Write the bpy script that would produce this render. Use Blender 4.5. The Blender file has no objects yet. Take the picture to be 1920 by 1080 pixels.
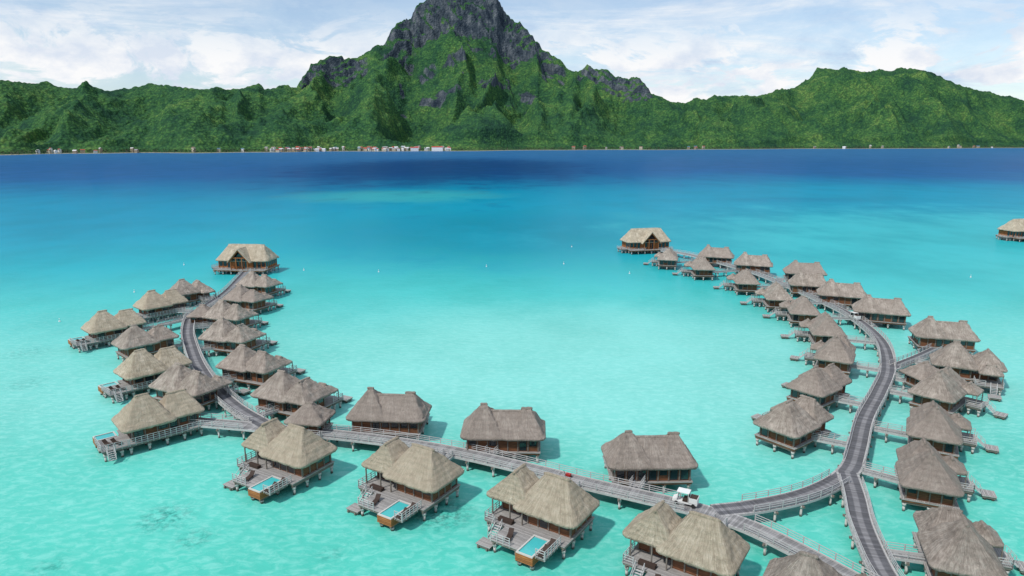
import bpy, math, random
from mathutils import Vector, noise, Matrix
scene=bpy.context.scene
COL=scene.collection
rnd=random.Random(7)

# ---------------------------------------------------------------- helpers
def lin(r,g,b,k=1.0):
    f=lambda c:(c/255/12.92 if c/255<=0.04045 else ((c/255+0.055)/1.055)**2.4)
    return (f(r)*k,f(g)*k,f(b)*k,1)
def sm(a,b,x):
    t=max(0,min(1,(x-a)/(b-a))); return t*t*(3-2*t)
class NT:
    def __init__(s,name):
        s.m=bpy.data.materials.new(name); s.m.use_nodes=True
        s.n=s.m.node_tree.nodes; s.l=s.m.node_tree.links
        s.b=s.n['Principled BSDF']
    def new(s,t,**k):
        x=s.n.new(t)
        for a,v in k.items(): setattr(x,a,v)
        return x
    def link(s,a,b): s.l.new(a,b)
    def val(s,sock,v):
        if hasattr(v,'links') or hasattr(v,'is_linked'): s.l.new(v,sock)
        else: sock.default_value=v
    def math(s,op,a,b=None,c=None,clamp=False):
        x=s.new('ShaderNodeMath',operation=op); x.use_clamp=clamp
        s.val(x.inputs[0],a)
        if b is not None: s.val(x.inputs[1],b)
        if c is not None: s.val(x.inputs[2],c)
        return x.outputs[0]
    def noise(s,vec,scale,detail=3,rough=.5,dist=0):
        x=s.new('ShaderNodeTexNoise'); x.inputs['Scale'].default_value=scale
        x.inputs['Detail'].default_value=detail; x.inputs['Roughness'].default_value=rough
        x.inputs['Distortion'].default_value=dist
        if vec is not None: s.link(vec,x.inputs['Vector'])
        return x.outputs['Fac']
    def mapping(s,vec,scale=(1,1,1),loc=(0,0,0)):
        x=s.new('ShaderNodeMapping'); s.link(vec,x.inputs[0])
        x.inputs['Scale'].default_value=scale; x.inputs['Location'].default_value=loc
        return x.outputs[0]
    def ramp(s,fac,stops,interp='LINEAR'):
        x=s.new('ShaderNodeValToRGB'); e=x.color_ramp.elements; x.color_ramp.interpolation=interp
        while len(e)>1: e.remove(e[-1])
        e[0].position=stops[0][0]; e[0].color=stops[0][1]
        for p,c in stops[1:]:
            q=e.new(p); q.color=c
        s.val(x.inputs[0],fac); return x.outputs[0]
    def mix(s,fac,a,b,mode='MIX'):
        x=s.new('ShaderNodeMix',data_type='RGBA',blend_type=mode)
        s.val(x.inputs[0],fac); s.val(x.inputs[6],a); s.val(x.inputs[7],b)
        return x.outputs[2]
    def map(s,v,a,b,c=0.,d=1.,smooth=True):
        x=s.new('ShaderNodeMapRange'); x.interpolation_type='SMOOTHSTEP' if smooth else 'LINEAR'
        s.val(x.inputs[0],v)
        for i,q in zip((1,2,3,4),(a,b,c,d)): x.inputs[i].default_value=q
        return x.outputs[0]
    def bump(s,h,strength,dist):
        x=s.new('ShaderNodeBump'); x.inputs['Strength'].default_value=strength; x.inputs['Distance'].default_value=dist
        s.link(h,x.inputs['Height']); s.link(x.outputs[0],s.b.inputs['Normal'])
        return x.outputs[0]
    def fin(s,col=None,rough=.8,spec=None):
        if col is not None: s.val(s.b.inputs['Base Color'],col)
        s.val(s.b.inputs['Roughness'],rough)
        if spec is not None: s.b.inputs['Specular IOR Level'].default_value=spec
        return s.m
def g(v): return (v,v,v,1)

# ---------------------------------------------------------------- materials
def mat_thatch(name,c1,c2,c3):
    t=NT(name); uv=t.new('ShaderNodeUVMap').outputs[0]
    tc=t.new('ShaderNodeTexCoord').outputs['Object']
    oi=t.new('ShaderNodeObjectInfo').outputs['Random']
    n1=t.noise(t.mapping(uv,(2.6,.32,1)),1,7,.75)
    n2=t.noise(tc,.55,6,.7)
    n3=t.noise(t.mapping(uv,(6,.9,1)),1,5,.8)
    n5=t.noise(tc,4.0,4,.8)
    f=t.math('ADD',t.math('MULTIPLY',n1,.5),t.math('MULTIPLY',n2,.5))
    c=t.ramp(f,[(.38,c1),(.5,c2),(.60,c3)])
    c=t.mix(t.map(n3,.44,.62,0,.62),c,t.mix(.5,c,g(.03)))
    c=t.mix(t.map(n5,.56,.70,0,.45),c,(c3[0]*1.15,c3[1]*1.15,c3[2]*1.15,1))
    c=t.mix(t.map(oi,0,1,0,.55),c,(c1[0]*1.3,c1[1]*1.3,c1[2]*1.35,1))
    wv=t.new('ShaderNodeSeparateXYZ'); t.link(uv,wv.inputs[0])
    band=t.math('SINE',t.math('MULTIPLY',t.math('ADD',wv.outputs[1],t.math('MULTIPLY',n1,.6)),7.0))
    h=t.math('ADD',t.math('ADD',n3,t.math('ADD',n1,n5)),t.math('MULTIPLY',band,.10))
    t.bump(h,1,.22)
    return t.fin(c,.95,.12)
TH_OLD=mat_thatch('thatch_weathered',(.23,.192,.160,1),(.38,.325,.275,1),(.56,.49,.42,1))
TH_NEW=mat_thatch('thatch_tan',(.33,.272,.198,1),(.50,.43,.32,1),(.68,.60,.47,1))
def mat_wood(name,c1,c2,scale=(1,9,1),rough=.75,planks=True):
    t=NT(name); uv=t.new('ShaderNodeUVMap').outputs[0]
    n=t.noise(t.mapping(uv,scale),1,4,.6)
    c=t.ramp(n,[(.3,c1),(.7,c2)])
    if planks:
        x=t.new('ShaderNodeSeparateXYZ'); t.link(uv,x.inputs[0])
        y=t.math('MULTIPLY',x.outputs[1],4.0)
        fr=t.math('FRACT',y); gap=t.math('LESS_THAN',fr,.14)
        wn=t.new('ShaderNodeTexWhiteNoise',noise_dimensions='1D'); t.link(t.math('FLOOR',y),wn.inputs['W'])
        c=t.mix(.3,c,t.mix(1,c,wn.outputs[0],'MULTIPLY'))
        c=t.mix(gap,c,t.mix(.7,c,g(.01)))
        t.bump(n,.3,.03)
    return t.fin(c,rough,.3)
W_DECK=mat_wood('weathered_deck_wood',(.27,.255,.24,1),(.48,.46,.44,1))
W_RAIL=mat_wood('grey_rail_wood',(.35,.345,.34,1),(.54,.53,.52,1),planks=False)
W_WALL=mat_wood('brown_wall_wood',(.11,.044,.022,1),(.28,.115,.052,1))
W_ORANGE=mat_wood('oiled_red_wood',(.28,.092,.028,1),(.50,.20,.066,1))
W_BEAM=mat_wood('dark_beam_wood',(.12,.10,.082,1),(.23,.20,.172,1),planks=False)
def mat_simple(name,c,rough=.6,spec=.4,nscale=3,amt=.3,metal=0):
    t=NT(name); tc=t.new('ShaderNodeTexCoord').outputs['Object']
    n=t.noise(tc,nscale,4,.6)
    col=t.mix(t.math('MULTIPLY',n,amt),c,(c[0]*.35,c[1]*.35,c[2]*.35,1))
    t.b.inputs['Metallic'].default_value=metal
    return t.fin(col,rough,spec)
WHITE=mat_simple('white_paint',(.78,.78,.76,1),.4)
COPING=mat_simple('pool_coping_white',(.58,.56,.52,1),.6)
GLASS=mat_simple('dark_glass',(.02,.025,.03,1),.08,.8)
RUBBER=mat_simple('black_rubber',(.02,.02,.02,1),.8)
RED=mat_simple('red_paint',(.36,.025,.02,1),.5)
LOUNGE=mat_simple('wicker_dark',(.05,.03,.022,1),.8)
POOLW=mat_simple('pool_water',(.07,.48,.48,1),.05,.5,amt=.25)
t=NT('pile_concrete'); ps=t.new('ShaderNodeNewGeometry').outputs['Position']
sx=t.new('ShaderNodeSeparateXYZ'); t.link(ps,sx.inputs[0])
n=t.noise(ps,2.5,4)
wet=t.map(t.math('ADD',sx.outputs[2],t.math('MULTIPLY',n,.5)),.35,.8,0,1)
PILE=t.fin(t.mix(wet,(.05,.06,.045,1),t.mix(n,(.34,.32,.30,1),(.60,.58,.55,1))),.8,.2)
def mat_road(name,base,track,edge):
    t=NT(name); uv=t.new('ShaderNodeUVMap').outputs[0]
    x=t.new('ShaderNodeSeparateXYZ'); t.link(uv,x.inputs[0])
    u=t.math('ABSOLUTE',x.outputs[0]) ; y=t.math('MULTIPLY',x.outputs[1],3.2)
    wn=t.new('ShaderNodeTexWhiteNoise',noise_dimensions='1D'); t.link(t.math('FLOOR',y),wn.inputs['W'])
    n=t.noise(uv,1.3,5,.7)
    tr=t.math('MULTIPLY',t.map(u,.15,.3),t.map(u,.72,.82,1,0))
    c=t.mix(t.math('MULTIPLY',tr,t.map(n,.25,.5,.6,1)),base,track)
    c=t.mix(t.map(u,.78,.84),c,edge)
    c=t.mix(.4,c,t.mix(1,c,wn.outputs[0],'MULTIPLY'))
    c=t.mix(t.map(n,.4,.8,0,.4),c,g(.12))
    gap=t.math('LESS_THAN',t.math('FRACT',y),.1)
    c=t.mix(gap,c,t.mix(.5,c,g(.01)))
    return t.fin(c,.8,.25)
ROAD=mat_road('boardwalk_road_planks',(.27,.265,.275,1),(.13,.13,.142,1),(.44,.43,.42,1))
WALK=mat_road('boardwalk_planks',(.38,.37,.365,1),(.29,.285,.285,1),(.48,.47,.46,1))

# ---------------------------------------------------------------- mesh builder
class MB:
    def __init__(s): s.v=[];s.f=[];s.m=[];s.uv=[];s.mats=[];s.smooth=[]
    def mi(s,m):
        if m not in s.mats: s.mats.append(m)
        return s.mats.index(m)
    def face(s,idx,mat,uvs=None,smooth=False):
        s.f.append(idx); s.m.append(s.mi(mat)); s.uv.append(uvs); s.smooth.append(smooth)
    def box(s,x0,x1,y0,y1,z0,z1,mat,M=None):
        c=[(x0,y0,z0),(x1,y0,z0),(x1,y1,z0),(x0,y1,z0),(x0,y0,z1),(x1,y0,z1),(x1,y1,z1),(x0,y1,z1)]
        b=len(s.v)
        for p in c:
            s.v.append(tuple(M@Vector(p)) if M else p)
        for q,(a,d) in (((3,2,1,0),(0,1)),((4,5,6,7),(0,1)),((0,1,5,4),(0,2)),((1,2,6,5),(1,2)),((2,3,7,6),(0,2)),((3,0,4,7),(1,2))):
            s.face([b+i for i in q],mat,[(c[i][a],c[i][d]) for i in q])
    def beam(s,a,b,w,h,mat):
        a=Vector(a);b=Vector(b);d=b-a;L=d.length
        if L<1e-4:return
        d/=L; up=Vector((0,0,1))
        if abs(d.z)>.95: up=Vector((1,0,0))
        r=d.cross(up).normalized(); u=r.cross(d)
        M=Matrix((( d.x,r.x,u.x,a.x),(d.y,r.y,u.y,a.y),(d.z,r.z,u.z,a.z),(0,0,0,1)))
        s.box(0,L,-w/2,w/2,-h/2,h/2,mat,M)
    def cyl(s,x,y,z0,z1,r,mat,n=8,r2=None):
        r2=r if r2 is None else r2; b=len(s.v)
        for z,rr in ((z0,r),(z1,r2)):
            for i in range(n):
                a=2*math.pi*i/n; s.v.append((x+rr*math.cos(a),y+rr*math.sin(a),z))
        for i in range(n):
            j=(i+1)%n; s.face([b+i,b+j,b+n+j,b+n+i],mat,[(i/n,z0),((i+1)/n,z0),((i+1)/n,z1),(i/n,z1)],True)
        s.face([b+n+i for i in range(n)],mat); s.face([b+i for i in reversed(range(n))],mat)
    def mesh(s,name):
        me=bpy.data.meshes.new(name); me.from_pydata(s.v,[],s.f)
        for m in s.mats: me.materials.append(m)
        uvl=me.uv_layers.new(name='UVMap').data
        k=0
        for i,p in enumerate(me.polygons):
            p.material_index=s.m[i]; p.use_smooth=s.smooth[i]
            u=s.uv[i]
            for j in range(len(s.f[i])):
                if u: uvl[k].uv=u[j]
                else: uvl[k].uv=s.v[s.f[i][j]][:2]
                k+=1
        me.update(); return me
    def obj(s,name,parent=None):
        o=bpy.data.objects.new(name,s.mesh(name)); COL.objects.link(o)
        if parent: o.parent=parent
        return o

# ---------------------------------------------------------------- thatched hip roof
def hip(mb,cx,cy,L,W,ridge,rise,z0,mat,seed,ang=0,gable=0.0,n=18,rings=13):
    ca,sa=math.cos(ang),math.sin(ang)
    def rect(hx,hy,k):
        pts=[]
        P=[(-1,-1,1,-1),(1,-1,1,1),(1,1,-1,1),(-1,1,-1,-1)]
        for a in P:
            for i in range(n):
                q=i/n; x=a[0]+(a[2]-a[0])*q; y=a[1]+(a[3]-a[1])*q
                cr=max(0,abs(x)+abs(y)-1.78)*.30*k
                pts.append((x*(1-cr)*hx,y*(1-cr)*hy))
        return pts
    base=len(mb.v); N=4*n
    def put(pts,z,amp,rag=0):
        for i,(x,y) in enumerate(pts):
            X=cx+x*ca-y*sa; Y=cy+x*sa+y*ca
            d=noise.noise(Vector((X*.9+seed*7.3,Y*.9,z*.9)))*amp+noise.noise(Vector((X*3+seed,Y*3,z*2)))*amp*.5
            r=noise.noise(Vector((X*4+seed,Y*4,3)))*rag
            mb.v.append((X*1+d*.3,Y+d*.3,z+d+r))
    th=.38
    put(rect(L/2-.5,W/2-.5,1),z0+.25,0)
    put(rect(L/2-.10,W/2-.10,1),z0-.02,.03,.16)
    put(rect(L/2,W/2,1),z0+.12,.03,.10)
    for k in range(rings+1):
        s=k/rings
        hx=L/2+(ridge/2-L/2)*s; hy=W/2*(1-s)+.10*s
        z=z0+th+(rise-th)*(s**1.06)
        if s==1: z-=.06
        put(rect(hx,hy,1-s),z,.23 if 0<k<rings else .06,.05)
    tot=rings+4
    per=rect(L/2,W/2,1)
    us=[0]
    for i in range(N):
        a=per[i];b=per[(i+1)%N]; us.append(us[-1]+math.hypot(a[0]-b[0],a[1]-b[1]))
    sl=math.hypot(W/2,rise)
    for k in range(tot-1):
        for i in range(N):
            j=(i+1)%N
            v0=(k-3)/rings*sl; v1=(k-2)/rings*sl
            mb.face([base+k*N+i,base+k*N+j,base+(k+1)*N+j,base+(k+1)*N+i],mat,[(us[i],v0),(us[i+1],v0),(us[i+1],v1),(us[i],v1)],True)
    mb.face([base+i for i in reversed(range(N))],W_BEAM)
    top=base+(tot-1)*N
    mb.face([top+i for i in range(N)],mat)
    r0=len(mb.v); seg=8; m=7; hl=ridge/2+.35
    for a in range(seg+1):
        x=-hl+2*hl*a/seg
        rr=.26*(1 if 0<a<seg else .55)
        for b in range(m):
            an=2*math.pi*b/m; y=math.cos(an)*rr; z=z0+rise-.12+math.sin(an)*rr+noise.noise(Vector((x*2+seed,an,1)))*.08
            mb.v.append((cx+x*ca-y*sa,cy+x*sa+y*ca,z))
    for a in range(seg):
        for b in range(m):
            c=(b+1)%m
            mb.face([r0+a*m+b,r0+a*m+c,r0+(a+1)*m+c,r0+(a+1)*m+b],mat,[(a,b*.2),(a,b*.2+.2),(a+1,b*.2+.2),(a+1,b*.2)],True)
    mb.face([r0+b for b in reversed(range(m))],mat); mb.face([r0+seg*m+b for b in range(m)],mat)

DZ=1.9
def railing(mb,a,b,z=DZ,h=1.0,step=1.5,mat=None,rails=3):
    mat=mat or W_RAIL
    a=Vector((a[0],a[1],z));b=Vector((b[0],b[1],z)); L=(b-a).length; n=max(1,int(L/step))
    for i in range(n+1):
        p=a.lerp(b,i/n); mb.beam(p+Vector((0,0,-.3)),p+Vector((0,0,h)),.10,.10,mat)
    for r in range(rails):
        zz=h*(r+1)/rails-.03; mb.beam(a+Vector((0,0,zz)),b+Vector((0,0,zz)),.06,.07,mat)
def stairs(mb,x,y,dx,dy,w,z0,z1,mat):
    n=max(2,int((z0-z1)/.2)); d=Vector((dx,dy,0)).normalized(); r=Vector((-d.y,d.x,0))
    for i in range(n):
        c=Vector((x,y,z0-(i+1)*(z0-z1)/n))+d*(.28*(i+.5)); mb.beam(c-r*w/2,c+r*w/2,.26,.06,mat)
    for sgn in (-1,1):
        a=Vector((x,y,z0))+r*w/2*sgn; b=Vector((x,y,z1))+d*(.28*n)+r*w/2*sgn
        mb.beam(a,b,.08,.2,mat); mb.beam(a+Vector((0,0,.9)),b+Vector((0,0,.9)),.06,.06,mat)
        for k in (0,.5,1):
            p=a.lerp(b,k); mb.beam(p,p+Vector((0,0,.9)),.07,.07,mat)
def walls(mb,x0,x1,y0,y1,z0,z1,wall,seed):
    R=random.Random(seed)
    mb.box(x0,x1,y0,y1,z0,z1,wall)
    for (ax,ay,bx,by,nx,ny) in ((x0,y0,x1,y0,0,-1),(x1,y0,x1,y1,1,0),(x1,y1,x0,y1,0,1),(x0,y1,x0,y0,-1,0)):
        L=math.hypot(bx-ax,by-ay); n=max(2,round(L/1.7)); dx,dy=(bx-ax)/L,(by-ay)/L
        for i in range(n+1):
            q=L*i/n; px,py=ax+dx*q+nx*.04,ay+dy*q+ny*.04
            mb.box(px-.09,px+.09,py-.09,py+.09,z0-.01,z1-.01,W_BEAM if wall is W_WALL else W_ORANGE)
            if i<n and R.random()<.6:
                c=L*(i+.5)/n; hw=L/n/2-.25; cx,cy=ax+dx*c,ay+dy*c
                lo=z0+(.15 if R.random()<.5 else .9)
                if abs(dx)>.5: mb.box(cx-hw,cx+hw,min(cy,cy+ny*.03),max(cy,cy+ny*.03)+.0,lo,z1-.35,GLASS)
                else: mb.box(min(cx,cx+nx*.03),max(cx,cx+nx*.03),cy-hw,cy+hw,lo,z1-.35,GLASS)
def platform(mb,x0,x1,y0,y1,z,fascia=None,top=W_DECK):
    mb.box(x0,x1,y0,y1,z-.12,z,top)
    mb.box(x0+.12,x1-.12,y0+.12,y1-.12,z-.42,z-.121,fascia or W_BEAM)
def pilegrid(mb,x0,x1,y0,y1,z,sx=3.6,sy=3.4,r=.2):
    nx=max(1,round((x1-x0)/sx)); ny=max(1,round((y1-y0)/sy))
    for i in range(nx+1):
        x=x0+(x1-x0)*i/nx
        for j in range(ny+1):
            y=y0+(y1-y0)*j/ny
            mb.cyl(x,y,-2,z,r,PILE,9); mb.cyl(x,y,z-.35,z,r*1.5,PILE,9)
        mb.beam((x,y0-.4,z+.12),(x,y1+.4,z+.12),.22,.26,W_BEAM)
def lounger(mb,x,y,a):
    M=Matrix.Translation((x,y,DZ))@Matrix.Rotation(a,4,'Z')
    mb.box(-.35,.35,-1,.4,.25,.36,LOUNGE,M)
    mb.box(-.35,.35,0,.75,-.05,.05,LOUNGE,M@Matrix.Translation((0,.38,.32))@Matrix.Rotation(.7,4,'X'))
    for sx in(-.3,.3):
        for yy in (-.9,.3): mb.box(sx-.04,sx+.04,yy-.04,yy+.04,0,.25,LOUNGE,M)
def pool(mb,x0,x1,y0,y1):
    zt=DZ+.10; e=.22
    mb.box(x0-.05,x1+.05,y0-.05,y1+.05,DZ-1.05,DZ-.06,W_ORANGE)
    mb.box(x0,x1,y0,y0+e,DZ-.06,zt,COPING); mb.box(x0,x1,y1-e,y1,DZ-.06,zt,COPING)
    mb.box(x0,x0+e,y0+e,y1-e,DZ-.06,zt,COPING); mb.box(x1-e,x1,y0+e,y1-e,DZ-.06,zt,COPING)
    mb.box(x0+e,x1-e,y0+e,y1-e,DZ-.05,DZ-.02,POOLW)

def template(kind,seed):
    R=random.Random(seed); parts=[]
    roof=MB();wl=MB();dk=MB();pl=MB();rl=MB()
    j=lambda a:(R.random()-.5)*2*a
    if kind=='garden':
        hip(roof,.2,0,13.9,8.3,6.8+j(.4),3.5,3.95,TH_OLD,seed)
        hip(roof,-3.1,0,7.4,8.1,.5,4.4+j(.2),4.05,TH_OLD,seed+3)
        hip(roof,4.0,0,5.6,7.0,1.2,3.7,4.25,TH_OLD,seed+5)
        walls(wl,-5.6,5.9,-3.3,3.3,DZ,4.35,W_WALL,seed)
        platform(dk,-6.1,6.3,-3.8,5.6,DZ,W_WALL)
        pilegrid(pl,-5.6,5.8,-3.3,5.1,DZ-.7)
        platform(dk,2.5,5.5,5.62,8.2,1.2); pilegrid(pl,3,5,6.4,7.8,.5,4,4,.15)
    elif kind=='deck':
        hip(roof,-2.0,0,9.0,8.4,1.0+j(.5),4.6+j(.3),3.85,TH_OLD,seed)
        hip(roof,3.6+j(.3),.3,7.2,6.8,2.0+j(.4),3.3+j(.3),4.05,TH_OLD,seed+3,ang=0 if R.random()<.5 else math.pi/2)
        hip(roof,4.2,-3.8,4.4,4.2,1.2,1.8,3.7,TH_OLD,seed+9,n=10,rings=8)
        walls(wl,-5.0,.9,-3.1,3.1,DZ,4.25,W_WALL,seed); walls(wl,.95,5.7,-2.3,2.7,DZ,4.2,W_WALL,seed+1)
        platform(dk,-5.6,6.4,-3.9,3.7,DZ,W_WALL)
        pilegrid(pl,-5.2,5.8,-3.4,3.2,DZ-.7)
        platform(dk,1.4,6.4,-6.9,-3.92,DZ); pilegrid(pl,1.9,5.9,-6.4,-4.7,DZ-.7,4.2,3)
        railing(rl,(1.45,-4.1),(1.45,-6.8)); railing(rl,(6.3,-6.8),(6.3,-4.1)); railing(rl,(1.45,-6.8),(3.2,-6.8))
        stairs(rl,4.6,-6.95,0,-1,1.1,DZ,.75,W_RAIL)
        platform(dk,3.5,5.8,-10.4,-8.4,.75); pilegrid(pl,3.9,5.4,-10,-8.9,.25,3,3,.14)
        for x in (2.2,6.2): wl.beam((x,-5.7,DZ),(x,-5.7,3.95),.14,.14,W_BEAM)
    elif kind in('pool','endpool'):
        if kind=='pool':
            hip(roof,1.9,.9,10.0,8.4,3.2+j(.4),4.3,3.85,TH_NEW,seed)
            hip(roof,-4.0,.6,6.4,7.8,2.6,3.8,4.05,TH_NEW,seed+3,ang=math.pi/2)
            walls(wl,-1.0,5.6,-1.9,4.1,DZ,4.2,W_WALL,seed); walls(wl,-6.2,-1.05,-.4,3.6,DZ,4.3,W_WALL,seed+1)
            platform(dk,-6.8,6.0,-4.2,4.6,DZ)
            pilegrid(pl,-6.3,5.6,-3.7,4.2,DZ-.7,3.1,2.8)
            platform(dk,-3.2,1.15,-7.9,-4.22,DZ); pilegrid(pl,-2.8,.7,-7.4,-5.2,DZ-.7,4,3)
            pool(dk,1.2,3.7,-8.5,-3.9); pilegrid(pl,1.5,3.4,-8.0,-5,DZ-1.4,3,3)
            platform(dk,3.77,5.2,-7.9,-4.22,DZ)
            railing(rl,(5.15,-7.8),(5.15,-3.8),step=.8); railing(rl,(-3.15,-7.8),(-.2,-7.8),step=.8); railing(rl,(3.8,-7.85),(5.1,-7.85),step=.7)
            railing(rl,(-6.7,-4.1),(-5.3,-4.1),step=.8); railing(rl,(-6.7,-4.1),(-6.7,-.5),step=.8)
            stairs(rl,-4.3,-4.3,0,-1,1.2,DZ,.6,W_RAIL)
            platform(dk,-5.6,-3.3,-7.9,-6.1,.6); pilegrid(pl,-5.2,-3.8,-7.6,-6.5,.1,3,3,.14)
            lounger(dk,4.5,-5.4,.0) ; lounger(dk,4.5,-7.0,.0); lounger(dk,-1.2,-6.2,.3)
            for x in (-6.3,-3.4,-1.4): wl.beam((x,-2.8,DZ),(x,-2.8,4.3),.16,.16,W_BEAM)
            dk.box(-4.9,-2.6,-3.6,-2.9,DZ,DZ+.45,LOUNGE)
        else:
            hip(roof,-2.2,0,9.0,8.6,1.6,4.6,3.85,TH_NEW,seed)
            hip(roof,3.4,0,7.6,7.2,2.8,3.7,4.0,TH_NEW,seed+3)
            walls(wl,-5.0,.9,-3.2,3.2,DZ,4.25,W_WALL,seed); walls(wl,.95,6,-2.6,2.6,DZ,4.2,W_WALL,seed+1)
            platform(dk,-6.0,6.4,-4.4,4.0,DZ); pilegrid(pl,-5.6,5.9,-3.9,3.6,DZ-.7,3.2,2.8)
            platform(dk,-10,-6.02,-4.4,1.0,DZ); pilegrid(pl,-9.5,-7,-3.9,.5,DZ-.7,3.5,3)
            pool(dk,-9.8,-6.5,1.02,3.5); pilegrid(pl,-9.4,-6.9,1.5,3.1,DZ-1.4,3,3)
            railing(rl,(-9.95,-4.3),(-6.0,-4.3),step=.8); railing(rl,(-9.95,-4.3),(-9.95,.9),step=.8); railing(rl,(-5.8,-4.35),(6.3,-4.35),step=.9)
            lounger(dk,-8.6,-2,.5); lounger(dk,-7.4,-2.4,.5)
            stairs(rl,-8.8,-4.45,0,-1,1.1,DZ,.7,W_RAIL)
    elif kind=='terminal':
        hip(roof,0,0,22.0,12.0,14.5,5.8,4.8,TH_NEW,seed)
        yf=-7.8; yb=-1.0; zt=9.9; hw=4.6; zb=4.9
        for sgn in (-1,1):
            nseg=8
            b=len(roof.v)
            for k in range(nseg+1):
                q=k/nseg
                for yy in (yf,yb):
                    for off in (0,-.35):
                        roof.v.append((sgn*hw*(1-q),yy,zb+(zt-zb)*q+off+noise.noise(Vector((q*5,yy,seed)))*.06))
            for k in range(nseg):
                a=b+k*4;c=a+4
                roof.face([a,a+2,c+2,c] if sgn<0 else [c,c+2,a+2,a],TH_NEW,[(yf,k*.7),(yb,k*.7),(yb,k*.7+.7),(yf,k*.7+.7)])
                roof.face([a+1,c+1,c+3,a+3] if sgn<0 else [a+3,c+3,c+1,a+1],W_BEAM)
                roof.face([a,c,c+1,a+1],TH_NEW); roof.face([a+2,a+3,c+3,c+2],TH_NEW)
            roof.face([b,b+1,b+3,b+2],TH_NEW)
            wl.beam((sgn*(hw-.3),yf+.4,zb-.2),(0,yf+.4,zt-.6),.4,.5,W_ORANGE)
        wl.beam((-2.6,yf+.5,6.4),(2.6,yf+.5,6.4),.3,.3,W_ORANGE)
        b=len(wl.v); wl.v+= [(-3.4,yf+1.6,5.1),(3.4,yf+1.6,5.1),(0,yf+1.6,8.8)]; wl.face([b,b+1,b+2],GLASS)
        for x in (-3.4,-1.2,1.2,3.4): wl.beam((x,yf+.5,DZ),(x,yf+.5,4.9 if abs(x)>2 else 6.4),.3,.3,W_ORANGE)
        walls(wl,-9.6,9.6,-4.9,4.9,DZ,5.2,W_ORANGE,seed)
        platform(dk,-10.4,10.4,-8.4,6.2,DZ,W_ORANGE); pilegrid(pl,-9.8,9.8,-7.8,5.6,DZ-.7,3.4,3.6)
        railing(rl,(-10.3,-8.3),(-3.2,-8.3)); railing(rl,(3.2,-8.3),(10.3,-8.3)); railing(rl,(-10.3,-8.3),(-10.3,-4.9)); railing(rl,(10.3,-8.3),(10.3,-4.9))
        platform(dk,-13.4,-10.42,-4,2,DZ); pilegrid(pl,-12.8,-11,-3.4,1.4,DZ-.7); railing(rl,(-13.3,-3.9),(-10.6,-3.9)); railing(rl,(-13.3,-3.9),(-13.3,1.9))
    elif kind=='hut':
        hip(roof,0,0,6.9,6.6,.8,2.9,3.6,TH_OLD,seed)
        walls(wl,-2.4,2.4,-2.2,2.2,DZ,4.0,W_WALL,seed)
        platform(dk,-2.9,2.9,-2.7,2.7,DZ); pilegrid(pl,-2.4,2.4,-2.2,2.2,DZ-.7)
    for n,m in (('thatched_roof',roof),('wooden_walls',wl),('timber_deck',dk),('stilts',pl),('railings_and_stairs',rl)):
        if m.f: parts.append((n,m.mesh(kind+'_'+n)))
    return parts
T={}
for kind,nv in (('garden',3),('deck',7),('pool',4),('endpool',3),('terminal',1),('hut',1)):
    T[kind]=[template(kind,11*i+len(kind)) for i in range(nv)]
placed=[]
cnt={}
def place(kind,x,y,ang,mirror=False,sc=1.0,name='overwater_bungalow'):
    e=bpy.data.objects.new(name,None); COL.objects.link(e); e.empty_display_size=.5
    e.location=(x,y,0); e.rotation_euler=(0,0,math.radians(ang)); e.scale=(sc,-sc if mirror else sc,1)
    i=cnt.get(kind,0); cnt[kind]=i+1
    for n,me in T[kind][i%len(T[kind])]:
        o=bpy.data.objects.new(n,me); COL.objects.link(o); o.parent=e
    placed.append((kind,x,y))
    return e
BL=[('endpool',-100.6,166.4,48,0,.96),('deck',-86.0,153.5,48,1,.95),('endpool',-74.0,134.0,48,0,.96),('deck',-62.2,123.7,-28,1,.97),('endpool',-60.3,109.0,42,0,.95),
('endpool',-100.5,189.8,50,0,.94),('deck',-100.0,206.3,50,0,.92),
('deck',-40.9,119.4,-26,1,1),('deck',-54.4,135.7,-24,1,.97),('deck',-67.3,156.6,-20,1,.97),('deck',-75.7,176.2,-22,1,.9),('deck',-78.8,196.7,-25,1,.93),('deck',-82.7,216.9,-22,1,.93),
('hut',-34.4,109.0,-10,0,1),('hut',-83.6,179.2,0,0,1),('terminal',-102.4,261.0,-6,0,.97),
('garden',-21.2,110.3,-4,0,.97),('garden',-1.5,103.2,-2,0,.97),('garden',20.0,93.4,2,0,.94),
('pool',-34.2,95.6,-30,0,.94),('pool',-14.4,88.7,-32,0,.94),('pool',3.8,80.2,-33,0,.93),('pool',20.1,70.8,-34,0,.91),('deck',32.2,61.9,-33,0,.95),
('deck',47.0,106.7,38,1,.96),('deck',58.8,123.9,38,1,.92),('deck',71.0,143.3,60,1,.93),('deck',77.6,162.9,75,1,.93),('deck',80.4,183.4,75,1,.94),('deck',79.7,200.3,80,1,.93),('deck',77.9,223.1,80,1,.93),('deck',70.1,248.1,85,1,.95),('deck',62.2,268.4,75,1,.95),
('garden',82.3,272.3,-20,0,1),('garden',90.9,253.7,-20,0,1),('garden',103.4,237.4,-15,0,1),('garden',96.0,216.9,-15,0,.85),('garden',100.1,202.5,-22,0,1),('garden',101.1,182.1,-22,0,1),('garden',103.5,158.0,-16,0,.98),
('deck',95.1,136.7,-28,0,.97),('hut',83.0,130.6,10,0,1),('deck',80.6,121.4,42,0,.95),('deck',69.0,104.4,60,0,.92),('deck',58.5,88.6,66,0,.90),('deck',51.4,70.8,70,0,.90),
('terminal',61.0,309.7,12,0,.97),('terminal',262,347.8,10,0,1)]
for k,x,y,a,m,sc in BL:
    place(k,x,y,a,bool(m),sc,'thatched_hut' if k=='hut' else 'overwater_bungalow')

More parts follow.
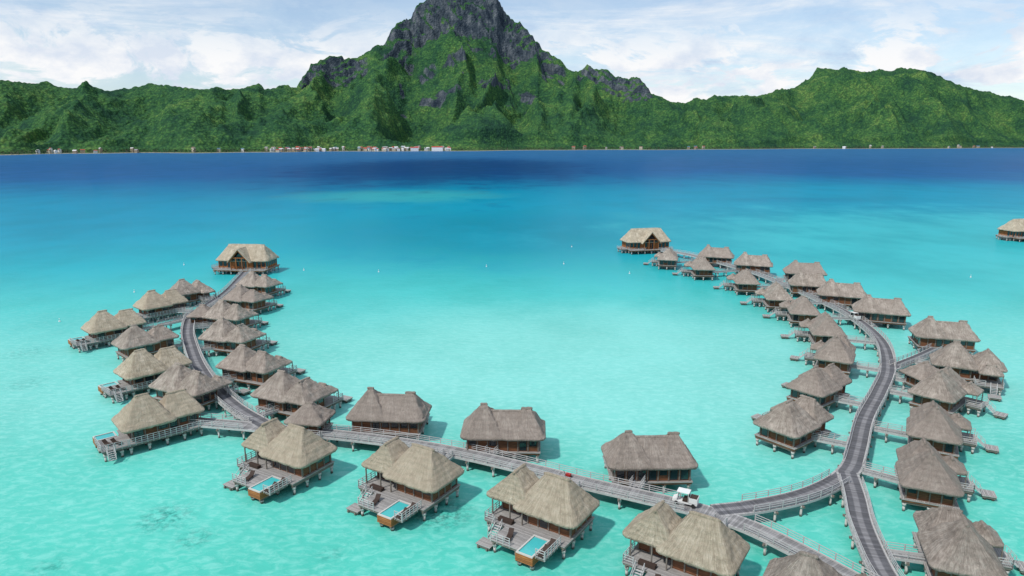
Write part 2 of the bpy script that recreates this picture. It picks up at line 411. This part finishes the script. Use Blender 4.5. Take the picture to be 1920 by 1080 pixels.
# ---------------------------------------------------------------- boardwalks
def catmull(P,step=1.0):
    out=[]
    P=[Vector((p[0],p[1],0)) for p in P]
    Q=[P[0]*2-P[1]]+P+[P[-1]*2-P[-2]]
    for i in range(1,len(Q)-2):
        a,b,c,d=Q[i-1:i+3]; n=max(2,int((c-b).length/step))
        for k in range(n):
            t=k/n; out.append(.5*((2*b)+(c-a)*t+(2*a-5*b+4*c-d)*t*t+(3*b-a-3*c+d)*t**3))
    out.append(P[-1]); return out
def boardwalk(name,P,w,mat,z=2.0,rails=True,pile=5,step=1.0,gaps=()):
    C=catmull(P,step) if len(P)>2 else [Vector((*P[0],0)).lerp(Vector((*P[1],0)),k/8) for k in range(9)]
    e=bpy.data.objects.new(name,None); COL.objects.link(e)
    dk=MB();rl=MB();pl=MB()
    N=[]
    for i,c in enumerate(C):
        d=(C[min(i+1,len(C)-1)]-C[max(i-1,0)]).normalized(); N.append(Vector((-d.y,d.x,0)))
    ds=[0]
    for i in range(1,len(C)): ds.append(ds[-1]+(C[i]-C[i-1]).length)
    for i in range(len(C)-1):
        b=len(dk.v)
        for j in (i,i+1):
            for sgn in (-1,1): dk.v.append(tuple(C[j]+N[j]*w/2*sgn+Vector((0,0,z))))
            for sgn in (-1,1): dk.v.append(tuple(C[j]+N[j]*(w/2)*sgn+Vector((0,0,z-.32))))
        dk.face([b,b+4,b+5,b+1],mat,[(-1,ds[i]),(-1,ds[i+1]),(1,ds[i+1]),(1,ds[i])])
        dk.face([b+2,b+3,b+7,b+6],W_BEAM); dk.face([b,b+2,b+6,b+4],W_RAIL,[(ds[i],0),(ds[i],.3),(ds[i+1],.3),(ds[i+1],0)]); dk.face([b+1,b+5,b+7,b+3],W_RAIL,[(ds[i],0),(ds[i+1],0),(ds[i+1],.3),(ds[i],.3)])
    dk.face([0,1,3,2],W_BEAM); q=len(dk.v)-4; dk.face([q,q+2,q+3,q+1],W_BEAM)
    def ingap(p):
        return any((p-Vector((gx,gy,0))).length<gr for gx,gy,gr in gaps)
    if rails:
        for sgn in (-1,1):
            last=None;acc=99
            for i in range(len(C)):
                p=C[i]+N[i]*(w/2-.08)*sgn
                if ingap(p): last=None;acc=99;continue
                acc+= (ds[i]-ds[i-1]) if i else 0
                P3=p+Vector((0,0,z))
                if acc>=1.9:
                    rl.beam(P3+Vector((0,0,-.2)),P3+Vector((0,0,1.0)),.11,.11,W_RAIL); acc=0
                if last is not None:
                    for zz in (.38,.68,1.0): rl.beam(last+Vector((0,0,zz)),P3+Vector((0,0,zz)),.06,.07,W_RAIL)
                    rl.beam(last+Vector((N[i].x*-.22*sgn,N[i].y*-.22*sgn,.1)),P3+Vector((N[i].x*-.22*sgn,N[i].y*-.22*sgn,.1)),.14,.16,W_RAIL)
                last=P3
    nxt=pile*.4
    for i in range(len(C)):
        if ds[i]>=nxt:
            nxt+=pile
            a=C[i]+N[i]*(w/2-.15);b=C[i]-N[i]*(w/2-.15)
            for p in (a,b): pl.cyl(p.x,p.y,-2,z-.33,.17,PILE,8); pl.cyl(p.x,p.y,z-.75,z-.34,.26,PILE,8)
            a3=C[i]+N[i]*(w/2+.35);b3=C[i]-N[i]*(w/2+.35)
            pl.beam(a3+Vector((0,0,z-.47)),b3+Vector((0,0,z-.47)),.28,.26,W_BEAM)
    dk.obj('deck_planks',e); 
    if rails: rl.obj('handrails',e)
    if pl.f: pl.obj('piles',e)
    return C
LEFT=[(-99,250),(-96.7,239),(-91.9,214.6),(-90.3,197.1),(-89.6,185.8),(-83.4,169.3),(-76.2,155.4),(-68.3,141.7),(-60.1,129.5),(-51.1,118.3),(-42.4,109.9)]
MAIN=[(-57.4,111.9),(-48.9,110.3),(-39.9,108.5),(-22.8,104.5),(-9.3,99.8),(3.2,93.7),(10.7,89.6),(21,84.5),(26,81.8),(30.2,78.4),(33.6,74.3),(37.6,68.5),(41.5,62.5)]
RING=[(27.0,82.2),(32.8,83.4),(39.6,85.8),(45.6,89.4),(50.5,93.9),(55.1,100.9),(62.2,112.6),(71.5,125.6),(80.4,139.0),(88.3,155.4),(92.6,170.3),(94.9,187),(94.6,201.9),(92.6,227.9),(90,247),(85.4,262.2),(76.3,287.5),(67,300)]
SOUTH=[(49.6,93.0),(47.3,85.9),(44.8,79.2),(42.9,72.3),(42.0,67.8),(41.6,61.5),(41.5,52),(42,40)]
gA=[(-42.4,109.4,3.2),(27.5,82,4.2),(49.8,93.0,3.4),(80.6,139.2,3),(41.5,62.5,3)]
walks=[]
walks.append((boardwalk('boardwalk_road',LEFT,3.2,ROAD,2.012,gaps=gA),1.6))
walks.append((boardwalk('boardwalk',MAIN,3.2,WALK,2.0,gaps=gA),1.6))
walks.append((boardwalk('boardwalk_road',RING,3.1,ROAD,2.006,gaps=gA),1.6))
walks.append((boardwalk('boardwalk_road',SOUTH,3.1,ROAD,2.018,gaps=gA),1.6))
walks.append((boardwalk('boardwalk',[(80.6,139.4),(90.5,146.5),(100,154)],2.6,ROAD,1.99,gaps=gA),1.3))
walks.append((boardwalk('boardwalk',[(-89,183.5),(-91,179),(-93.5,175)],2.4,WALK,1.99),1.2))
for kind,x,y in placed:
    if kind in('terminal',): continue
    best=None
    for C,hw in walks:
        for c in C:
            d=math.hypot(c.x-x,c.y-y)
            if best is None or d<best[0]: best=(d,c,hw)
    d,c,hw=best; v=Vector((x-c.x,y-c.y,0)).normalized()
    if d-hw-3.6>1.0 and d<26:
        a=c+v*(hw+.02); b=Vector((x,y,0))-v*3.0
        boardwalk('footbridge',[(a.x,a.y),(b.x,b.y)],1.7,WALK,1.96,pile=4)

# ---------------------------------------------------------------- utility carts
def cart(x,y,ang,name='utility_cart',body=WHITE):
    e=bpy.data.objects.new(name,None); COL.objects.link(e); e.location=(x,y,2.02); e.rotation_euler=(0,0,math.radians(ang)); 
    m=MB()
    m.box(-1.6,1.1,-.62,.62,.38,.62,body)
    b=len(m.v); m.v+=[(1.1,-.62,.38),(1.1,.62,.38),(1.75,.5,.38),(1.75,-.5,.38),(1.1,-.62,1.0),(1.1,.62,1.0),(1.72,.48,.78),(1.72,-.48,.78)]
    for q in ((0,1,2,3),(4,7,6,5),(0,3,7,4),(3,2,6,7),(2,1,5,6),(1,0,4,5)): m.face([b+i for i in q],body)
    m.box(-.25,.35,-.58,.58,.62,.92,LOUNGE); m.box(-.38,-.22,-.58,.58,.62,1.45,LOUNGE)
    m.box(-.5,1.15,-.66,.66,1.86,1.94,body)
    for xx,x2 in ((1.05,.95),(-.42,-.42)):
        for s in (-.6,.6): m.beam((xx,s,.62 if xx<0 else .98),(x2,s,1.88),.06,.06,body)
    b=len(m.v); m.v+=[(1.08,-.57,1.0),(1.08,.57,1.0),(.99,.57,1.84),(.99,-.57,1.84)]; m.face([b,b+1,b+2,b+3],GLASS)
    m.beam((.62,-.28,.7),(.45,-.28,1.15),.05,.05,RUBBER)
    m.obj('cab_body',e)
    c=MB(); c.box(-1.62,-.52,-.68,.68,.64,1.35,body); c.box(-1.55,-.59,-.61,.61,1.352,1.38,LOUNGE); c.obj('cargo_box',e)
    w=MB()
    for xx in (-1.1,1.15):
        for s in (-.6,.6):
            b=len(w.v); n=14
            for yy in (s-.1,s+.1):
                for i in range(n):
                    a=2*math.pi*i/n; w.v.append((xx+.28*math.cos(a),yy,.28+.28*math.sin(a)))
            for i in range(n):
                k=(i+1)%n; w.face([b+i,b+n+i,b+n+k,b+k],RUBBER)
            w.face([b+i for i in range(n)],RUBBER); w.face([b+n+i for i in reversed(range(n))],RUBBER)
    w.obj('wheels',e)
cart(23.4,83.7,153); cart(93.6,180.5,100)
e=bpy.data.objects.new('luggage_trolley',None); COL.objects.link(e); e.location=(8.2,91.2,2.02); e.rotation_euler=(0,0,math.radians(-28))
m=MB(); m.box(-.36,.36,-.25,.25,.25,.58,RED); m.box(-.42,.42,-.3,.3,.18,.24,RUBBER)
m.beam((-.45,0,.24),(-.75,0,.95),.05,.05,RUBBER)
for a in(-.3,.3):
    for b in(-.25,.25): m.box(a-.09,a+.09,b-.04,b+.04,0,.18,RUBBER)
m.obj('trolley_body',e)

for x,y in [(-134,274.5),(-81.5,262.7),(-51.6,259.4),(-10.3,270.8),(21.3,276.8),(28.5,322.6),(44.9,256.1),(-127.3,185.7),(-126.7,223.5),(170.6,249)]:
    m=MB(); m.cyl(0,0,-.2,.25,.24,WHITE,12); m.cyl(0,0,.251,.4,.2,WHITE,12,.07); m.cyl(0,0,.4,.9,.04,WHITE,6); m.cyl(0,0,.7,.95,.1,RED if y>320 else WHITE,8)
    o=m.obj('marker_buoy'); o.location=(x,y,0)

# ---------------------------------------------------------------- water
m=MB()
XS=[-14000,-6000,-3000,-1500,-700,-300,0,300,700,1500,3000,6000,14000]; YS=[-4000,-500,0,60,150,300,600,1200,2400,5000,9000,20000]
for y in YS:
    for x in XS: m.v.append((x,y,0))
t=NT('lagoon_water'); P=t.new('ShaderNodeNewGeometry').outputs['Position']
s=t.new('ShaderNodeSeparateXYZ'); t.link(P,s.inputs[0]); X,Y=s.outputs[0],s.outputs[1]
nb=t.noise(t.mapping(P,(.0035,.0016,1)),1,5,.6)
nm=t.noise(t.mapping(P,(.022,.016,1)),1,5,.62)
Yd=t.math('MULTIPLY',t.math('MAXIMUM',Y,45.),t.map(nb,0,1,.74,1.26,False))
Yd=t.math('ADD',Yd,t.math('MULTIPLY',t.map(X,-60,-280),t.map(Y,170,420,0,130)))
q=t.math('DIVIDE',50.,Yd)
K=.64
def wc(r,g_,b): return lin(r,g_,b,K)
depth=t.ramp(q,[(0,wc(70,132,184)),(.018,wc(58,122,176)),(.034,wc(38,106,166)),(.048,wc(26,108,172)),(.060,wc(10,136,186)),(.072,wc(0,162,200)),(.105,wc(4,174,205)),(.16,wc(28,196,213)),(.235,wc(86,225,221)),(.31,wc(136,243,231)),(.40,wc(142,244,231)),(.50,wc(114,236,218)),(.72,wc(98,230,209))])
c=depth
def blob(px,py,rx,ry,amt,col,c,warp=.35):
    a=t.math('DIVIDE',t.math('SUBTRACT',X,px),rx); b=t.math('DIVIDE',t.math('SUBTRACT',Y,py),ry)
    r=t.math('SQRT',t.math('ADD',t.math('MULTIPLY',a,a),t.math('MULTIPLY',b,b)))
    r=t.math('ADD',r,t.math('MULTIPLY',t.math('SUBTRACT',nm,.5),warp*4))
    return t.mix(t.map(r,.35,1.15,amt,0),c,col)
c=blob(-105,630,110,90,.55,wc(80,208,204),c)
c=blob(-10,380,130,130,.6,wc(0,150,182),c)
c=blob(300,330,260,200,.5,wc(82,222,222),c)
c=blob(20,150,80,62,.6,wc(160,249,238),c,.2)
c=blob(245,585,90,30,.5,wc(10,145,185),c)
c=blob(-120,1300,330,700,.75,wc(6,62,118),c)  # navy band: deep water with a cloud shadow put into its colour
c=t.mix(t.map(nm,.35,.7,0,.24),c,t.mix(1,c,wc(90,220,205),'MULTIPLY'))
vc=t.noise(t.mapping(P,(.9,.9,1)),1,5,.75)
for px,py,r,am in ((-47,83.8,4.5,.7),(-40.7,78.8,3.0,.55),(-9.5,84.8,5,.9),(-101.7,135.5,5,.35),(-117,157.6,7,.35),(-22.4,75.3,2.0,.4),(-55.4,72.6,2.6,.45)):
    a=t.math('SUBTRACT',X,px); b=t.math('SUBTRACT',Y,py)
    rr=t.math('SQRT',t.math('ADD',t.math('MULTIPLY',a,a),t.math('MULTIPLY',b,b)))
    msk=t.math('MULTIPLY',t.map(rr,r*.2,r*1.2,1,0),t.map(vc,.42,.62))
    c=t.mix(t.math('MULTIPLY',msk,am),c,wc(16,136,126))
sp=t.noise(t.mapping(P,(.28,.28,1)),1,6,.78)
c=t.mix(t.math('MULTIPLY',t.map(sp,.58,.74,0,.32),t.map(Y,220,120)),c,wc(50,185,172))
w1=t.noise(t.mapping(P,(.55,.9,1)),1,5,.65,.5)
w2=t.noise(t.mapping(P,(.12,.2,1)),1,4,.6)
hgt=t.math('ADD',t.math('MULTIPLY',w1,.5),w2)
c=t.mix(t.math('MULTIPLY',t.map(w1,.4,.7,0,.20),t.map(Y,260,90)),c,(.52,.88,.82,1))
nrm=t.bump(hgt,.45,.4)
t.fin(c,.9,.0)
gl=t.new('ShaderNodeBsdfGlossy'); gl.inputs['Roughness'].default_value=.16; t.link(nrm,gl.inputs['Normal'])
fr_=t.new('ShaderNodeFresnel'); fr_.inputs['IOR'].default_value=1.33; t.link(nrm,fr_.inputs['Normal'])
ff=t.math('MINIMUM',t.math('MULTIPLY',fr_.outputs[0],.42),.13)
mxs=t.new('ShaderNodeMixShader'); t.link(ff,mxs.inputs[0]); t.link(t.b.outputs[0],mxs.inputs[1]); t.link(gl.outputs[0],mxs.inputs[2])
t.link(mxs.outputs[0],t.n['Material Output'].inputs['Surface'])
WATER=t.m
nx=len(XS)
for j in range(len(YS)-1):
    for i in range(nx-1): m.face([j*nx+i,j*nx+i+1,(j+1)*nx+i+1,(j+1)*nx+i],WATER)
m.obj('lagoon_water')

# ---------------------------------------------------------------- island terrain
SIL=[(-1.2,.05),(-.946,.068),(-.833,.0786),(-.721,.0821),(-.676,.0786),(-.638,.0714),(-.571,.0692),(-.518,.0714),(-.495,.077),(-.480,.0735),(-.420,.070),(-.368,.0714),(-.357,.0765),(-.349,.0692),(-.304,.0728),(-.293,.0894),(-.268,.1107),(-.253,.1143),(-.231,.1093),(-.208,.1157),(-.178,.1305),(-.162,.1543),(-.140,.1634),(-.132,.182),(-.117,.191),(-.080,.1978),(-.022,.1944),(-.011,.1738),(.011,.1564),(.030,.139),(.0446,.1213),(.067,.1093),(.076,.0964),(.097,.0908),(.105,.1),(.135,.0929),(.165,.0821),(.184,.0807),(.197,.0642),(.210,.0569),(.233,.0511),(.255,.0533),(.293,.0606),(.345,.0606),(.398,.0728),(.417,.0821),(.428,.0979),(.442,.0986),(.478,.0929),(.508,.0943),(.554,.0964),(.580,.095),(.599,.0858),(.630,.075),(.668,.0664),(.721,.0555),(.818,.0461),(.968,.028),(1.2,.02)]
def sil(b):
    for i in range(len(SIL)-1):
        if b<=SIL[i+1][0]:
            a,c=SIL[i],SIL[i+1]; k=max(0,(b-a[0])/(c[0]-a[0])); return a[1]+(c[1]-a[1])*k
    return SIL[-1][1]
def shore(b): return 3300+1290*b+60*math.sin(b*19)+35*math.sin(b*47+1)+ (90*b*b)
NC,NR=1100,250
V=[];F=[];RK=[]
fr=noise.fractal; rmf=noise.ridged_multi_fractal
for i in range(NC+1):
    b=-1.0+2.0*i/NC
    Ys=shore(b); s0=sil(b)
    cen=sm(-.2,-.15,b)*(1-sm(.05,.09,b))
    rocky=max(cen, sm(-.31,-.285,b)*(1-sm(-.22,-.19,b))*.85, sm(.085,.1,b)*(1-sm(.19,.21,b))*.8)
    big=math.exp(-((b+.06)/.17)**2)
    Yc=Ys+950+650*big+500*sm(.25,.5,b)
    hc=50+Yc*s0
    for j in range(NR+1):
        tt=-.03+1.33*j/NR
        Yv=Ys+(Yc-Ys)*tt; Xv=b*Yv
        if tt<=1:
            t0=max(0,tt)
            gl_=t0**.95
            gk=.68*(t0/.90)**1.0 if t0<.90 else .68+.32*((t0-.90)/.10)**.8
            low=.78*(t0/.93)**1.0 if t0<.93 else .78+.22*((t0-.93)/.07)**.8
            gg=gl_+(gk-gl_)*rocky*sm(.1,.16,s0)
            if s0<.13: gg=gl_+(low-gl_)*rocky
            h=hc*gg
        else:
            h=hc*(1-(tt-1)*1.8)
        rk=0
        if tt<0: h=tt*300
        else:
            mid=sm(0.06,.3,tt)*(1-sm(.76,1,tt)) if tt<1 else 0
            wx=fr(Vector((Xv/500,Yv/500,2)),1,2,3)*140
            rg=rmf(Vector(((Xv+wx)/480+3,Yv/1400,1.7)),1.0,2.1,4,1.0,2.0)
            h+=(rg-1.2)*150*mid*(0.5+hc/800)
            fn=fr(Vector((Xv/130,Yv/150,5)),1.0,2.0,5)
            amp=sm(0.08,.2,tt)
            h+=fn*32*amp*(.35+.65*(1-sm(.85,1,tt)) if tt<=1 else 1)
            cn=noise.noise(Vector((Xv/17,Yv/17,h/40)))
            h+=cn*6.5*sm(.04,.12,tt)
            pn=fr(Vector((Xv/170+9,Yv/170,h/140)),1,2,3)
            zone=sm(.82,.90,tt)
            if rocky>.1 and tt>.45:
                st=70+20*math.sin(b*30); ph=h/st+fr(Vector((Xv/200,Yv/200,9)),1,2,2)*.8
                fl=math.floor(ph); fk=ph-fl; k2=sm(.3,.7,fk)
                patch=sm(.1,.4,pn)*sm(.45,.6,tt)*cen
                tr=max(zone*.55,patch*.65)*rocky
                h+=(k2-fk)*st*tr*(1-sm(.97,1,tt)*.5)
                h+=(rmf(Vector((Xv/50,Yv/50,h/300)),1.0,2.2,4,1.0,2.0)-1)*26*rocky*zone*(1-.4*sm(.96,1,tt))
                rk=rocky*max(zone, patch*.9)
                if rocky<.9: rk=rocky*1.25*zone
            if tt<.12 and tt>0: h*= .12+.88*sm(.05,.17,tt)
            h=max(h,1.6+1.2*cn) if tt>.003 else h
        V.append((Xv,Yv,h)); RK.append(rk)
t=NT('island_jungle_and_rock'); ge=t.new('ShaderNodeNewGeometry'); P=ge.outputs['Position']
s=t.new('ShaderNodeSeparateXYZ'); t.link(P,s.inputs[0]); ns=t.new('ShaderNodeSeparateXYZ'); t.link(ge.outputs['Normal'],ns.inputs[0])
n1=t.noise(P,.0042,7,.66); n2=t.noise(P,.035,5,.75); n3=t.noise(P,.012,5,.65)
f=t.math('ADD',t.math('MULTIPLY',n1,.6),t.math('MULTIPLY',n2,.4))
green=t.ramp(f,[(.38,(.018,.056,.036,1)),(.46,(.034,.105,.040,1)),(.54,(.070,.170,.046,1)),(.63,(.16,.26,.066,1))])  # jungle greens, tinted slightly blue to put distance haze into the colour
vo=t.new('ShaderNodeTexVoronoi'); t.link(P,vo.inputs[0]); vo.inputs['Scale'].default_value=.08
green=t.mix(t.map(vo.outputs[0],.15,.75,0,.6),green,(.012,.038,.026,1))
rn=t.noise(t.mapping(P,(.022,.022,.007)),1,7,.78)
rock=t.ramp(rn,[(.38,(.018,.028,.042,1)),(.50,(.050,.066,.082,1)),(.64,(.14,.155,.17,1))])
at=t.new('ShaderNodeAttribute',attribute_name='rockiness')
steep=t.math('ADD',ns.outputs[2],t.math('MULTIPLY',t.math('SUBTRACT',n3,.5),1.0))
msk=t.math('MULTIPLY',t.map(steep,.58,.70,1,0),t.map(at.outputs['Fac'],.25,.55))
col=t.mix(msk,green,rock)
sand=t.map(t.math('ADD',s.outputs[2],t.math('MULTIPLY',n2,3)),2.8,3.8,1,0)
col=t.mix(t.math('MULTIPLY',sand,.8),col,(.34,.31,.24,1))
bl=t.math('ADD',n2,t.math('MULTIPLY',vo.outputs[0],-.6))
t.bump(bl,.85,10)
TER=t.fin(col,.95,.05)
R1=NR+1
for i in range(NC):
    for j in range(NR):
        a=i*R1+j; F.append((a,a+R1,a+R1+1,a+1))
me=bpy.data.meshes.new('mountain_island'); me.from_pydata(V,[],F); me.materials.append(TER)
me.polygons.foreach_set('use_smooth',[True]*len(me.polygons))
ra=me.attributes.new('rockiness','FLOAT','POINT'); ra.data.foreach_set('value',RK); me.update()
o=bpy.data.objects.new('mountain_island',me); COL.objects.link(o)

t=NT('palm_foliage'); ge=t.new('ShaderNodeNewGeometry'); 
c=t.ramp(ge.outputs['Random Per Island'],[(0,(.025,.065,.028,1)),(.6,(.055,.13,.04,1)),(1,(.13,.20,.065,1))])
PALM=t.fin(c,.9,.1)
m=MB()
for i in range(3200):
    b=rnd.uniform(-.95,.95); Yv=shore(b)+rnd.uniform(16,95); Xv=b*Yv; h=rnd.uniform(7,16)
    m.beam((Xv,Yv,0),(Xv+rnd.uniform(-1,1),Yv,h),.5,.5,W_BEAM)
    for k in range(8):
        a=rnd.uniform(0,6.28); L=rnd.uniform(3.5,5.5); w=1.1; dz=rnd.uniform(-2.2,.8); bb=len(m.v)
        ca,sa=math.cos(a),math.sin(a)
        m.v+=[(Xv-sa*w,Yv+ca*w,h),(Xv+sa*w,Yv-ca*w,h),(Xv+ca*L+sa*w*.7,Yv+sa*L-ca*w*.7,h+dz),(Xv+ca*L-sa*w*.7,Yv+sa*L+ca*w*.7,h+dz)]
        m.face([bb,bb+1,bb+2,bb+3],PALM)
m.obj('shoreline_palm_grove')
ROOFS=[mat_simple('roof_red',(.40,.06,.035,1)),mat_simple('roof_white',(.72,.72,.72,1)),mat_simple('roof_grey',(.3,.3,.32,1)),mat_simple('roof_blue',(.08,.2,.3,1)),mat_simple('roof_brown',(.2,.12,.08,1))]
WALLC=[WHITE,mat_simple('cream_wall',(.5,.45,.35,1)),mat_simple('tan_wall',(.35,.28,.2,1))]
def house(x,y,L,W,H,roof,a,wall=WHITE):
    m=MB(); m.box(-L/2,L/2,-W/2,W/2,-3,H,wall)
    for k in range(int(L/4)): m.box(-L/2+1+k*4,-L/2+2.6+k*4,-W/2-.05,-W/2,1,min(H-.6,2.6),GLASS)
    b=len(m.v); hh=W*.3
    m.v+=[(-L/2-.6,-W/2-.6,H-.05),(L/2+.6,-W/2-.6,H-.05),(L/2+.6,W/2+.6,H-.05),(-L/2-.6,W/2+.6,H-.05),(-L/2-.6,0,H+hh),(L/2+.6,0,H+hh)]
    m.face([b,b+1,b+5,b+4],roof);m.face([b+2,b+3,b+4,b+5],roof);m.face([b,b+4,b+3],wall);m.face([b+1,b+2,b+5],wall);m.face([b+3,b+2,b+1,b],roof)
    o=m.obj('village_house'); o.location=(x,y,3); o.rotation_euler=(0,0,a)
for i in range(140):
    r=rnd.random()
    b=rnd.uniform(-.35,-.24) if r<.27 else rnd.uniform(-.22,-.09) if r<.62 else rnd.uniform(-.7,.7)
    dd=rnd.uniform(4,70); Yv=shore(b)+dd
    house(b*Yv,Yv,rnd.uniform(8,18),rnd.uniform(7,11),rnd.uniform(4,7)+dd*.17,rnd.choice(ROOFS+ROOFS[:2]),rnd.uniform(-.7,.7),rnd.choice(WALLC))
Yv=shore(-.107)-2; house(-.107*Yv,Yv,50,16,14,ROOFS[0],-.1)
Yv=shore(-.14)-2; house(-.14*Yv,Yv,34,14,12,ROOFS[0],.2)

# ---------------------------------------------------------------- sky, sun
SUN_AZ=math.radians(230); SUN_EL=math.radians(53)
w=bpy.data.worlds.new('World'); scene.world=w; w.use_nodes=True
nt=w.node_tree; N=nt.nodes; L=nt.links
for n in list(N): N.remove(n)
class WT(NT):
    def __init__(s): s.n=N; s.l=L
t=WT()
sky=t.new('ShaderNodeTexSky',sky_type='NISHITA'); sky.sun_disc=False; sky.sun_elevation=SUN_EL; sky.sun_rotation=SUN_AZ
sky.air_density=1.0; sky.dust_density=.4; sky.ozone_density=2
bg1=t.new('ShaderNodeBackground'); L.new(sky.outputs[0],bg1.inputs[0]); bg1.inputs[1].default_value=.14
tc=t.new('ShaderNodeTexCoord').outputs['Generated']
sx=t.new('ShaderNodeSeparateXYZ'); L.new(tc,sx.inputs[0])
zz=t.math('ADD',t.math('MAXIMUM',sx.outputs[2],0.),.09)
cb=t.new('ShaderNodeCombineXYZ'); L.new(t.math('DIVIDE',sx.outputs[0],zz),cb.inputs[0]); L.new(t.math('DIVIDE',sx.outputs[1],zz),cb.inputs[1])
n1=t.noise(t.mapping(cb.outputs[0],(.55,.9,1),(3,1,0)),1,9,.68,.8)
n2=t.noise(t.mapping(cb.outputs[0],(.2,.35,1),(7,2,0)),1,4,.55)
cl=t.map(t.math('ADD',t.math('MULTIPLY',n1,.65),t.math('MULTIPLY',n2,.35)),.43,.60,.28,1)
n4=t.noise(t.mapping(tc,(8,8,19),(0,0,.4)),1,9,.62,.5)
cu=t.math('MULTIPLY',t.map(sx.outputs[2],.22,.09),t.map(n4,.45,.55))
shade=t.ramp(t.noise(t.mapping(tc,(5,5,15)),1,9,.68,.3),[(.36,lin(190,209,235)),(.48,lin(218,231,246)),(.60,lin(246,249,252))])
cush=t.ramp(t.noise(t.mapping(tc,(14,14,24)),1,6,.6),[(.35,lin(220,229,243)),(.55,lin(252,252,253))])
c=t.mix(cu,shade,cush)
bg2=t.new('ShaderNodeBackground'); L.new(c,bg2.inputs[0]); bg2.inputs[1].default_value=1.0
mx=t.new('ShaderNodeMixShader'); L.new(t.math('MAXIMUM',cl,cu),mx.inputs[0]); L.new(bg1.outputs[0],mx.inputs[1]); L.new(bg2.outputs[0],mx.inputs[2])
out=t.new('ShaderNodeOutputWorld'); L.new(mx.outputs[0],out.inputs[0])

sd=bpy.data.lights.new('sun','SUN'); sd.energy=3.3; sd.angle=math.radians(3); sd.color=(1,.96,.9)
so=bpy.data.objects.new('sun',sd); COL.objects.link(so)
dirv=Vector((math.sin(SUN_AZ)*math.cos(SUN_EL),math.cos(SUN_AZ)*math.cos(SUN_EL),math.sin(SUN_EL)))
so.rotation_euler=dirv.to_track_quat('Z','Y').to_euler()

# ---------------------------------------------------------------- camera
cd=bpy.data.cameras.new('camera'); cam=bpy.data.objects.new('camera',cd); COL.objects.link(cam)
cd.sensor_width=36; cd.lens=24; cd.clip_start=1; cd.clip_end=40000
cam.location=(0,0,50); cam.rotation_euler=(math.radians(90-12.25),0,0)
scene.camera=cam
scene.view_settings.view_transform='Standard'; scene.view_settings.look='None'; scene.view_settings.exposure=0
